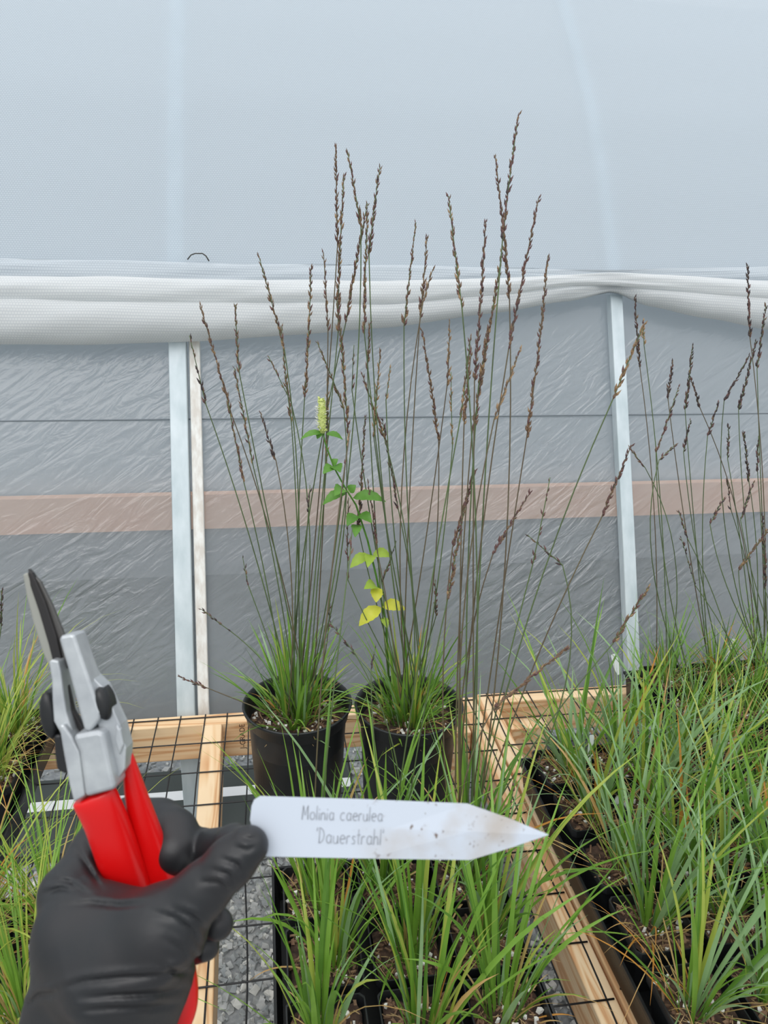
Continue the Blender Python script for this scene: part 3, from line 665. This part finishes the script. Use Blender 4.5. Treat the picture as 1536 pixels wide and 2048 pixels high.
for tp, hb, k, th, c, r in BACK:
    o = BK[(c, r)]; stalk(o, rb(o, rf, 0.03), tp, hb, o.location.y + rf.uniform(0.0, 0.06), rf, k, th, 0.0095)
o = LB[(0, 2)]; stalk(o, rb(o, rf), (179, 1325), (181, 1342), 1.40, rf, 't', 1, 0.009)
stalk(LB[(0, 1)], rb(LB[(0, 1)], rf), (3, 1180), (2, 1255), 1.25, rf, 'd', 1.4, 0.008)

# small white plant tags pushed into the pots
def small_tag(px, py, Y, w_px, h, lean, label):
    p = aty(px, py, Y); wd = w_px / FPX * (p - CAM).dot(FW) * 0.5
    b = MB(); b.add([(-wd * .5, 0, -h), (wd * .5, 0, -h), (wd, 0, -h * .7), (wd, 0, -0.004), (wd * .7, 0, 0), (-wd * .7, 0, 0), (-wd, 0, -0.004), (-wd, 0, -h * .7)] + [(-wd * .5, .0008, -h), (wd * .5, .0008, -h), (wd, .0008, -h * .7), (wd, .0008, -0.004), (wd * .7, .0008, 0), (-wd * .7, .0008, 0), (-wd, .0008, -0.004), (-wd, .0008, -h * .7)],
          [tuple(range(8)), tuple(range(15, 7, -1))] + [(i, i + 8, (i + 1) % 8 + 8, (i + 1) % 8) for i in range(8)])
    o = b.build('plant_tag', M_tagw, None, False); o.location = p; o.rotation_euler = (radians(-12), radians(lean), radians(-8)); tag(o, label, 'plant tag', 'small white plant tags')
small_tag(1227, 1308, 1.44, 12, 0.05, -18, 'narrow white tag at the left edge of the wall tray')
small_tag(1243, 1592, 1.03, 24, 0.07, 4, 'pale tag standing among blue-green grass in the long tray')
small_tag(1520, 1640, 1.00, 30, 0.08, 8, 'wide white tag at the right border among arching grass')
small_tag(1468, 1278, 1.47, 14, 0.06, 10, 'small white tag deep in the fine grass against the film wall')
small_tag(1184, 1470, 1.10, 10, 0.05, 3, 'slim white tag upright in the rear blue-green grass pot')

# ------------------------------------------------------------------ white plant label held in the hand
LD = 0.384
def label_plate():
    px = [(503, 1612), (508, 1600), (520, 1593), (720, 1599), (935, 1608), (1020, 1638), (1097, 1670), (1020, 1696), (941, 1720), (735, 1717), (534, 1713), (524, 1709), (517, 1698), (500, 1640)]
    ridge = [(780, 1658), (940, 1663), (1020, 1667)]
    c = atd(800, 1655, LD)
    t = thing('plant_label', 'long white pointed plastic plant label with pencil writing, held by the glove', 'plant label', c)
    th = 0.0007
    front = [atd(x, y, LD) - c for x, y in px]; back = [p + FW * th for p in front]
    rd = [atd(x, y, LD - (0.0, 0.0012, 0.0006)[i]) - c for i, (x, y) in enumerate(ridge)]
    n = len(px); mb = MB()
    mb.add(front + back + rd, [(0, 1, 2, 3, 2 * n, 9, 10, 11, 12, 13)[::-1], (3, 4, 2 * n + 1, 2 * n)[::-1], (4, 5, 2 * n + 2, 2 * n + 1)[::-1], (5, 6, 2 * n + 2)[::-1], (6, 7, 2 * n + 2)[::-1], (7, 8, 2 * n + 1, 2 * n + 2)[::-1], (8, 9, 2 * n, 2 * n + 1)[::-1],
                               tuple(range(n, 2 * n))] + [(i, (i + 1) % n, (i + 1) % n + n, i + n) for i in range(n)])
    m = bpy.data.materials.new('soiled_label_plastic'); m.use_nodes = True; nt = m.node_tree; N = nt.nodes; L = nt.links; p = N['Principled BSDF']; p.inputs['Roughness'].default_value = 0.4
    co = N.new('ShaderNodeTexCoord')
    def nz(sc, a, b, det=6):
        q = N.new('ShaderNodeTexNoise'); q.inputs['Scale'].default_value = sc; q.inputs['Detail'].default_value = det; L.new(co.outputs['Object'], q.inputs['Vector'])
        r = N.new('ShaderNodeMapRange'); r.inputs[1].default_value = a; r.inputs[2].default_value = b; L.new(q.outputs[0], r.inputs[0]); return r
    big = nz(30, 0.48, 0.72); fine = nz(260, 0.64, 0.72, 3)
    sp = N.new('ShaderNodeSeparateXYZ'); L.new(co.outputs['Object'], sp.inputs[0])
    mr = N.new('ShaderNodeMapRange'); mr.inputs[1].default_value = -0.025; mr.inputs[2].default_value = 0.0; L.new(sp.outputs['X'], mr.inputs[0])
    ml = N.new('ShaderNodeMath'); ml.operation = 'MULTIPLY'; L.new(big.outputs[0], ml.inputs[0]); L.new(mr.outputs[0], ml.inputs[1])
    mf = N.new('ShaderNodeMath'); mf.operation = 'MULTIPLY'; L.new(fine.outputs[0], mf.inputs[0]); L.new(mr.outputs[0], mf.inputs[1])
    c1 = N.new('ShaderNodeMix'); c1.data_type = 'RGBA'; c1.inputs[6].default_value = lin((204, 212, 224)); c1.inputs[7].default_value = lin((186, 180, 175)); L.new(ml.outputs[0], c1.inputs[0])
    c2 = N.new('ShaderNodeMix'); c2.data_type = 'RGBA'; c2.inputs[7].default_value = lin((120, 104, 96)); L.new(c1.outputs[2], c2.inputs[6]); L.new(mf.outputs[0], c2.inputs[0])
    L.new(c2.outputs[2], p.inputs['Base Color'])
    mb.build('plate', m, t, False)
    # pencil handwriting, one stroke list per letter in a unit cell (x right, y up)
    arc = lambda cx, cy, rx, ry, a0, a1, k=9: [(cx + rx * cos(radians(a0 + (a1 - a0) * i / k)), cy + ry * sin(radians(a0 + (a1 - a0) * i / k))) for i in range(k + 1)]
    a_ = [arc(.4, .28, .3, .28, 40, 360), [(.72, .52), (.72, .1), (.8, 0)]]
    G = {'M': [[(0, 0), (.08, 1), (.42, .3), (.8, 1), (.88, 0)]], 'o': [arc(.4, .28, .36, .28, 0, 360)], 'l': [[(.1, 1), (.1, 0)]], 'i': [[(.1, .5), (.1, 0)], [(.1, .72), (.13, .78)]], 'n': [[(.05, .5), (.05, 0)], [(.05, .35)] + arc(.36, .3, .26, .22, 150, 0) + [(.64, 0)]],
         'a': a_, 'c': [arc(.42, .28, .36, .28, 50, 310)], 'e': [[(.08, .28), (.72, .32)] + arc(.4, .28, .33, .28, 10, 310)], 'r': [[(.05, .5), (.05, 0)], [(.05, .3)] + arc(.3, .32, .24, .2, 160, 50)], 'u': [[(.05, .5), (.06, .15)] + arc(.32, .16, .26, .16, 200, 340) + [(.62, .5), (.66, 0)]],
         "'": [[(.08, 1.0), (.04, .78)]], 'D': [[(.08, 1), (.08, 0)], [(.0, .98)] + arc(.1, .5, .6, .48, 85, -85) + [(.0, .02)]], 's': [[(.5, .46), (.2, .52), (.1, .38), (.45, .2), (.4, .02), (.05, .02)]], 't': [[(.2, .95), (.2, .05), (.35, 0)], [(0, .58), (.45, .6)]], 'h': [[(.05, 1), (.05, 0)], [(.05, .33)] + arc(.34, .3, .24, .22, 150, 0) + [(.6, 0)]]}
    ADV = {'M': 1.15, 'o': .95, 'l': .38, 'i': .36, 'n': .85, 'a': .98, 'c': .92, 'e': .92, 'r': .68, 'u': .88, ' ': .75, "'": .32, 'D': .95, 's': .72, 't': .58, 'h': .82}
    mb = MB()
    for txt, x0, x1, y, hgt, dy in (('Molinia caerulea', 604, 767, 1639, 28, 4), ("'Dauerstrahl'", 632, 769, 1686, 31, 4)):
        tot = sum(ADV[ch] for ch in txt); k = (x1 - x0) / tot; x = x0
        for i, ch in enumerate(txt):
            for st in G.get(ch, []):
                pts = [atd(x + q[0] * k + q[1] * 2, y + dy * (x - x0) / (x1 - x0) - q[1] * hgt, LD - 0.00022) - c for q in st]
                mb.tube(pts, 0.00020, 4)
            x += ADV[ch] * k
    mb.build('pencil_writing', M_ink, t)['label'] = 'faded grey pencil handwriting'
label_plate()

# ------------------------------------------------------------------ red-handled pruning shears
pr_o = atd(186, 1585, 0.42)
PR = thing('pruning_shears', 'bypass pruning shears with red grips and silver jaws held upright in the glove', 'pruning shears', pr_o)
def prism(name, px, d, th, m, bev=0.0015, parent=PR, seg=2):
    f_ = [atd(x, y, d) - pr_o for x, y in px]; n = len(px); mb = MB()
    mb.add(f_ + [p + FW * th for p in f_], [tuple(range(n)), tuple(range(2 * n - 1, n - 1, -1))] + [(i, i + n, (i + 1) % n + n, (i + 1) % n) for i in range(n)])
    me_o = mb.build(name, m, parent, False)
    import bmesh
    bm = bmesh.new(); bm.from_mesh(me_o.data); bmesh.ops.recalc_face_normals(bm, faces=bm.faces); bm.to_mesh(me_o.data); bm.free()
    b = me_o.modifiers.new('bevel', 'BEVEL'); b.width = bev; b.segments = seg; b.limit_method = 'ANGLE'; b.angle_limit = radians(40)
    return me_o
prism('cutting_blade', [(55, 1137), (64, 1146), (90, 1205), (113, 1275), (130, 1350), (146, 1420), (173, 1467), (148, 1468), (128, 1422), (112, 1350), (97, 1290), (77, 1222), (60, 1172)], 0.4165, 0.004, M_blade, 0.0006)
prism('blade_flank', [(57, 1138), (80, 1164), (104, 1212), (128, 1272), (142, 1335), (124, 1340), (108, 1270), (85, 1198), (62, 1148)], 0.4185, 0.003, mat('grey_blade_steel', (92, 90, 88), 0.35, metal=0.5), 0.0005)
prism('counter_blade', [(45, 1149), (55, 1145), (77, 1215), (99, 1290), (114, 1345), (122, 1400), (104, 1345), (86, 1308), (66, 1245), (52, 1190)], 0.4175, 0.006, M_bladelit, 0.0008)
prism('jaw_arm', [(117, 1278), (122, 1272), (143, 1268), (149, 1272), (172, 1340), (201, 1424), (199, 1440), (180, 1464), (168, 1462), (157, 1420), (136, 1340)], 0.406, 0.016, M_alu, 0.0022, seg=3)
prism('jaw_flank', [(146, 1275), (160, 1305), (185, 1355), (206, 1375), (222, 1410), (240, 1450), (252, 1497), (250, 1538), (238, 1556), (222, 1540), (200, 1468), (188, 1420)], 0.4115, 0.012, M_alu, 0.003, seg=3)
prism('jaw_flank', [(232, 1448), (241, 1460), (247, 1490), (238, 1512), (228, 1480)], 0.4095, 0.004, M_alu, 0.001)
prism('hook_arm', [(97, 1324), (103, 1319), (117, 1322), (122, 1345), (126, 1380), (133, 1425), (148, 1472), (144, 1492), (122, 1470), (107, 1443), (104, 1400), (103, 1360)], 0.4105, 0.014, M_alu, 0.0025, seg=3)
prism('handle_casting', [(117, 1452), (126, 1448), (144, 1474), (160, 1504), (171, 1592), (147, 1606), (138, 1570), (127, 1510)], 0.4065, 0.016, M_alu, 0.002, seg=3)
prism('handle_casting', [(144, 1474), (152, 1469), (196, 1461), (206, 1466), (214, 1500), (231, 1580), (170, 1596), (158, 1506)], 0.4035, 0.019, M_alu, 0.003, seg=3)
def knob(name, px, rx, ry, rot, d, dep, m, ridges=0):
    c = atd(*px, d) - pr_o; s = d / FPX; mb = MB(); n = 28; k = 9; vs = []
    for i in range(k + 1):
        ph = pi / 2 * (i / k); 
        for j in range(n):
            a = 2 * pi * j / n; rg = 1 + (0.05 if (ridges and j % 2) else 0)
            u = rx * s * cos(a) * cos(ph) ** 0.6 * rg if i < k else 0; v = ry * s * sin(a) * cos(ph) ** 0.6 * rg if i < k else 0
            x = u * cos(rot) - v * sin(rot); y = u * sin(rot) + v * cos(rot)
            vs.append(c + RT * x - UP * y - FW * (dep * sin(ph)))
    base = [c + FW * 0.008 + (v - c) for v in vs[:n]]
    mb.add(vs + base, [(i * n + j, (i + 1) * n + j, (i + 1) * n + (j + 1) % n, i * n + (j + 1) % n) for i in range(k) for j in range(n)] + [((k + 1) * n + j, j, (j + 1) % n, (k + 1) * n + (j + 1) % n) for j in range(n)] + [tuple((k + 1) * n + j for j in range(n))])
    return mb.build(name, m, PR)
knob('pivot_cap', (207, 1407), 15, 34, radians(-14), 0.411, 0.005, M_blk)
knob('adjusting_wheel', (99, 1430), 17, 47, radians(-8), 0.4165, 0.004, M_blk, 1)
prism('safety_catch', [(106, 1470), (120, 1468), (132, 1510), (140, 1545), (128, 1549), (112, 1540), (108, 1510)], 0.413, 0.010, M_blk, 0.002)
def grip(name, path, parent=PR):
    """loft of rounded sections: picture x, y, half width in picture px, depth, depth ratio"""
    mb = MB(); n = 24; P = [atd(x, y, d) - pr_o for x, y, r, d, q in path]; k = len(P); vs = []
    for i, (x, y, r, d, q) in enumerate(path):
        t = (P[min(i + 1, k - 1)] - P[max(i - 1, 0)]).normalized(); s = t.cross(FW).normalized(); b2 = s.cross(t).normalized(); rr = r * d / FPX
        for j in range(n):
            a = 2 * pi * j / n; ca, sa = cos(a), sin(a); e = 0.8
            vs.append(P[i] + s * (rr * math.copysign(abs(ca) ** e, ca)) + b2 * (rr * q * math.copysign(abs(sa) ** e, sa)))
    mb.add(vs, [(i * n + j, i * n + (j + 1) % n, (i + 1) * n + (j + 1) % n, (i + 1) * n + j) for i in range(k - 1) for j in range(n)] + [tuple(range(n - 1, -1, -1)), tuple((k - 1) * n + j for j in range(n))])
    o = mb.build(name, M_red, parent); s = o.modifiers.new('smooth', 'SUBSURF'); s.levels = 1; s.render_levels = 2
    return o
grip('red_grip', [(186, 1587, 41, .4145, .55), (188, 1592, 44, .4145, .62), (193, 1602, 44, .415, .65), (205, 1626, 43, .417, .68), (219, 1660, 43, .42, .7), (235, 1710, 43, .4225, .72), (253, 1765, 42, .4255, .72), (280, 1840, 38, .430, .72), (300, 1910, 32, .433, .7), (310, 1950, 22, .434, .7)])
grip('red_grip', [(252, 1492, 3, .421, 1), (255, 1500, 7, .422, 1), (260, 1530, 13, .424, 1), (268, 1575, 20, .427, .9), (282, 1630, 27, .431, .8), (300, 1690, 31, .434, .75), (322, 1755, 33, .436, .75), (343, 1830, 33, .438, .75), (352, 1900, 33, .437, .75), (360, 1960, 35, .434, .75), (361, 2005, 38, .431, .75), (346, 2048, 38, .429, .75), (325, 2085, 26, .428, .75), (318, 2100, 8, .428, .75)])

# ------------------------------------------------------------------ gloved hand: one continuous surface
def hand():
    def pc(x, y, d): return np.array([(x - 768) / FPX * d, -(y - 1024) / FPX * d, -d])
    V = 0.0010
    lo = np.array([-0.222, -0.36, -0.500]); hi = np.array([-0.050, -0.138, -0.352])
    n = np.ceil((hi - lo) / V).astype(int)
    ax = [lo[i] + V * np.arange(n[i]) for i in range(3)]
    X, Y, Z = np.meshgrid(*ax, indexing='ij', sparse=False); X = X.astype(np.float32); Y = Y.astype(np.float32); Z = Z.astype(np.float32)
    def cap(a, b, zs=1.0):
        A = pc(*a[:3]); B = pc(*b[:3]); ra = a[3] * a[2] / FPX; rb_ = b[3] * b[2] / FPX
        d = B - A; dz = d[2] / zs
        px, py, pz = X - A[0], Y - A[1], (Z - A[2]) / zs
        t = np.clip((px * d[0] + py * d[1] + pz * dz) / (d[0] ** 2 + d[1] ** 2 + dz ** 2), 0, 1)
        return (np.sqrt((px - t * d[0]) ** 2 + (py - t * d[1]) ** 2 + (pz - t * dz) ** 2) - (ra + (rb_ - ra) * t)) * (0.5 + 0.5 * zs)
    def smin(a, b, k):
        h = np.clip(0.5 + 0.5 * (b - a) / k, 0, 1); return b * (1 - h) + a * h - k * h * (1 - h)
    def chain(pts, k=0.006, zs=1.0):
        r = None
        for a, b in zip(pts, pts[1:]):
            c = cap(a, b, zs); r = c if r is None else smin(r, c, k)
        return r
    palm = chain([(205, 2420, .405, 165), (190, 2080, .405, 142), (224, 1930, .402, 152), (205, 1905, .402, 112)], 0.01, 0.55)
    knuck = chain([(185, 1890, .402, 102), (142, 1790, .414, 58)], 0.008, 0.8)
    web = chain([(140, 1872, .398, 60), (230, 1886, .392, 60), (330, 1860, .386, 62)], 0.008)
    S = smin(smin(palm, knuck, 0.012), web, 0.010)
    thumb = chain([(230, 1945, .392, 110), (325, 1858, .385, 78), (408, 1778, .380, 50), (462, 1724, .378, 45), (497, 1692, .3765, 40)], 0.006)
    S = smin(S, thumb, 0.012)
    index = chain([(140, 1788, .418, 57), (198, 1697, .440, 48), (262, 1645, .464, 46), (318, 1650, .462, 47), (343, 1672, .450, 50), (350, 1700, .441, 48)], 0.006)
    S = smin(S, index, 0.006)
    middle = chain([(170, 1830, .420, 60), (235, 1745, .462, 46), (320, 1730, .472, 42), (400, 1702, .455, 40), (470, 1690, .420, 37), (500, 1688, .403, 34)], 0.005)
    S = smin(S, middle, 0.003)
    ring = chain([(180, 1890, .425, 58), (240, 1830, .470, 44), (340, 1830, .472, 40), (410, 1840, .440, 36), (436, 1848, .420, 31)], 0.005)
    S = smin(S, ring, 0.003)
    little = chain([(190, 1950, .425, 52), (250, 1890, .465, 38), (330, 1885, .465, 34), (390, 1890, .440, 31), (412, 1893, .428, 27)], 0.005)
    S = smin(S, little, 0.003)
    # stretched rubber: creases at the wrist, the thumb joints and the web
    D = -Z; PX = X / D * FPX + 768; PY = -Y / D * FPX + 1024
    nb = np.abs(S) < 0.007
    qx, qy, qd = PX[nb], PY[nb], D[nb]; add = np.zeros(qx.shape, np.float32)
    def fold_line(pts, wpx=5.0, dep=0.0013, dmax=0.432):
        """a tight fold in the rubber: a groove with a raised lip, fading out at both ends"""
        best = np.full(qx.shape, 1e9, np.float32); tt = np.zeros(qx.shape, np.float32); k = len(pts) - 1
        for i, (a, b) in enumerate(zip(pts, pts[1:])):
            dx, dy = b[0] - a[0], b[1] - a[1]; t = np.clip(((qx - a[0]) * dx + (qy - a[1]) * dy) / (dx * dx + dy * dy), 0, 1)
            d = (qx - a[0] - t * dx); e = (qy - a[1] - t * dy); sg = np.sign(d * dy - e * dx); d = np.sqrt(d * d + e * e)
            m = d < np.abs(best); best = np.where(m, d * sg, best); tt = np.where(m, (i + t) / k, tt)
        fade = np.sin(np.pi * np.clip(tt, 0.02, 0.98)) ** 0.6 * (qd < dmax)
        return dep * fade * (np.exp(-(best / wpx) ** 2) - 0.75 * np.exp(-((best - 2.1 * wpx) / (1.5 * wpx)) ** 2) - 0.25 * np.exp(-((best + 2.4 * wpx) / (1.6 * wpx)) ** 2))
    for ln in ([(130, 1812), (180, 1806), (240, 1812), (300, 1806)], [(110, 1980), (170, 1962), (250, 1954), (330, 1950), (388, 1924)], [(165, 1996), (240, 1990), (320, 1986), (372, 1976)],
               [(52, 2012), (80, 1990), (120, 1986)], [(140, 2022), (220, 2016), (300, 2016), (356, 2008)], [(320, 1930), (352, 1946), (380, 1944)], [(300, 1822), (350, 1836), (384, 1862), (400, 1896)],
               [(340, 1816), (385, 1834), (414, 1862)], [(372, 1888), (392, 1910), (390, 1930)], [(400, 1764), (436, 1764), (456, 1784)], [(420, 1738), (456, 1748), (470, 1776)], [(440, 1716), (474, 1728), (486, 1752)],
               [(84, 1788), (120, 1776), (160, 1784)], [(150, 1694), (176, 1734), (204, 1778)], [(168, 1672), (190, 1714), (212, 1760)], [(100, 1760), (140, 1764), (180, 1792)], [(470, 1694), (496, 1700), (512, 1690)], [(482, 1672), (500, 1680), (514, 1676)], [(330, 1878), (362, 1898), (378, 1922)]):
        add += fold_line(ln, 5.5 if ln[0][1] > 1800 else 4.5, 0.0016 if ln[0][1] > 1900 else 0.0012)
    S[nb] += add
    # surface nets
    neg = S < 0
    c8 = [(i, j, k) for i in (0, 1) for j in (0, 1) for k in (0, 1)]
    sh = tuple(np.array(S.shape) - 1)
    sub = lambda A, o: A[o[0]:o[0] + sh[0], o[1]:o[1] + sh[1], o[2]:o[2] + sh[2]]
    cnt = sum(sub(neg, o).astype(np.int8) for o in c8)
    act = (cnt > 0) & (cnt < 8); idx = np.full(sh, -1, np.int64); ii = np.argwhere(act); idx[act] = np.arange(len(ii))
    acc = np.zeros((len(ii), 3)); num = np.zeros(len(ii))
    vals = {o: sub(S, o)[act] for o in c8}
    for o in c8:
        for a in range(3):
            if o[a] == 0:
                q = list(o); q[a] = 1; q = tuple(q); s0, s1 = vals[o], vals[q]; cr_ = (s0 < 0) != (s1 < 0)
                t_ = np.where(cr_, s0 / np.where(cr_, s0 - s1, 1), 0); p = np.tile(np.array(o, float), (len(ii), 1)); p[:, a] += t_
                acc[cr_] += p[cr_]; num[cr_] += 1
    P = lo + (ii + acc / num[:, None]) * V
    quads = []
    for a in range(3):
        b, c = (a + 1) % 3, (a + 2) % 3
        sl0 = [slice(1, -1)] * 3; sl1 = [slice(1, -1)] * 3; sl0[a] = slice(0, -1); sl1[a] = slice(1, None)
        n0 = neg[tuple(sl0)]; n1 = neg[tuple(sl1)]; e = np.argwhere(n0 != n1); flip = n0[n0 != n1]
        e = e.copy(); e[:, b] += 1; e[:, c] += 1
        def g(db, dc):
            q = e.copy(); q[:, b] -= db; q[:, c] -= dc; return idx[q[:, 0], q[:, 1], q[:, 2]]
        Q = np.stack([g(1, 1), g(0, 1), g(0, 0), g(1, 0)], 1); Q[~flip] = Q[~flip][:, ::-1]; quads.append(Q)
    Q = np.concatenate(quads); Q = Q[(Q >= 0).all(1)]
    # keep the surface smooth: a few relaxing passes
    E = np.concatenate([Q[:, [0, 1]], Q[:, [1, 2]], Q[:, [2, 3]], Q[:, [3, 0]]])
    for _ in range(2):
        s = np.zeros_like(P); k = np.zeros(len(P)); np.add.at(s, E[:, 0], P[E[:, 1]]); np.add.at(s, E[:, 1], P[E[:, 0]]); np.add.at(k, E[:, 0], 1); np.add.at(k, E[:, 1], 1)
        P = 0.5 * P + 0.5 * s / np.maximum(k, 1)[:, None]
    B = np.array([RT, UP, -FW]); Wd = P @ B + np.array(CAM)
    org = np.array(atd(230, 1900, 0.40))
    me = bpy.data.meshes.new('person'); me.from_pydata((Wd - org).tolist(), [], Q.tolist()); me.materials.append(M_glove)
    me.polygons.foreach_set('use_smooth', [True] * len(Q)); me.update()
    o = link('person', me, None, org)
    tag(o, "person's hand in a black rubber glove gripping red shears and pinching a white label", 'person')
hand()
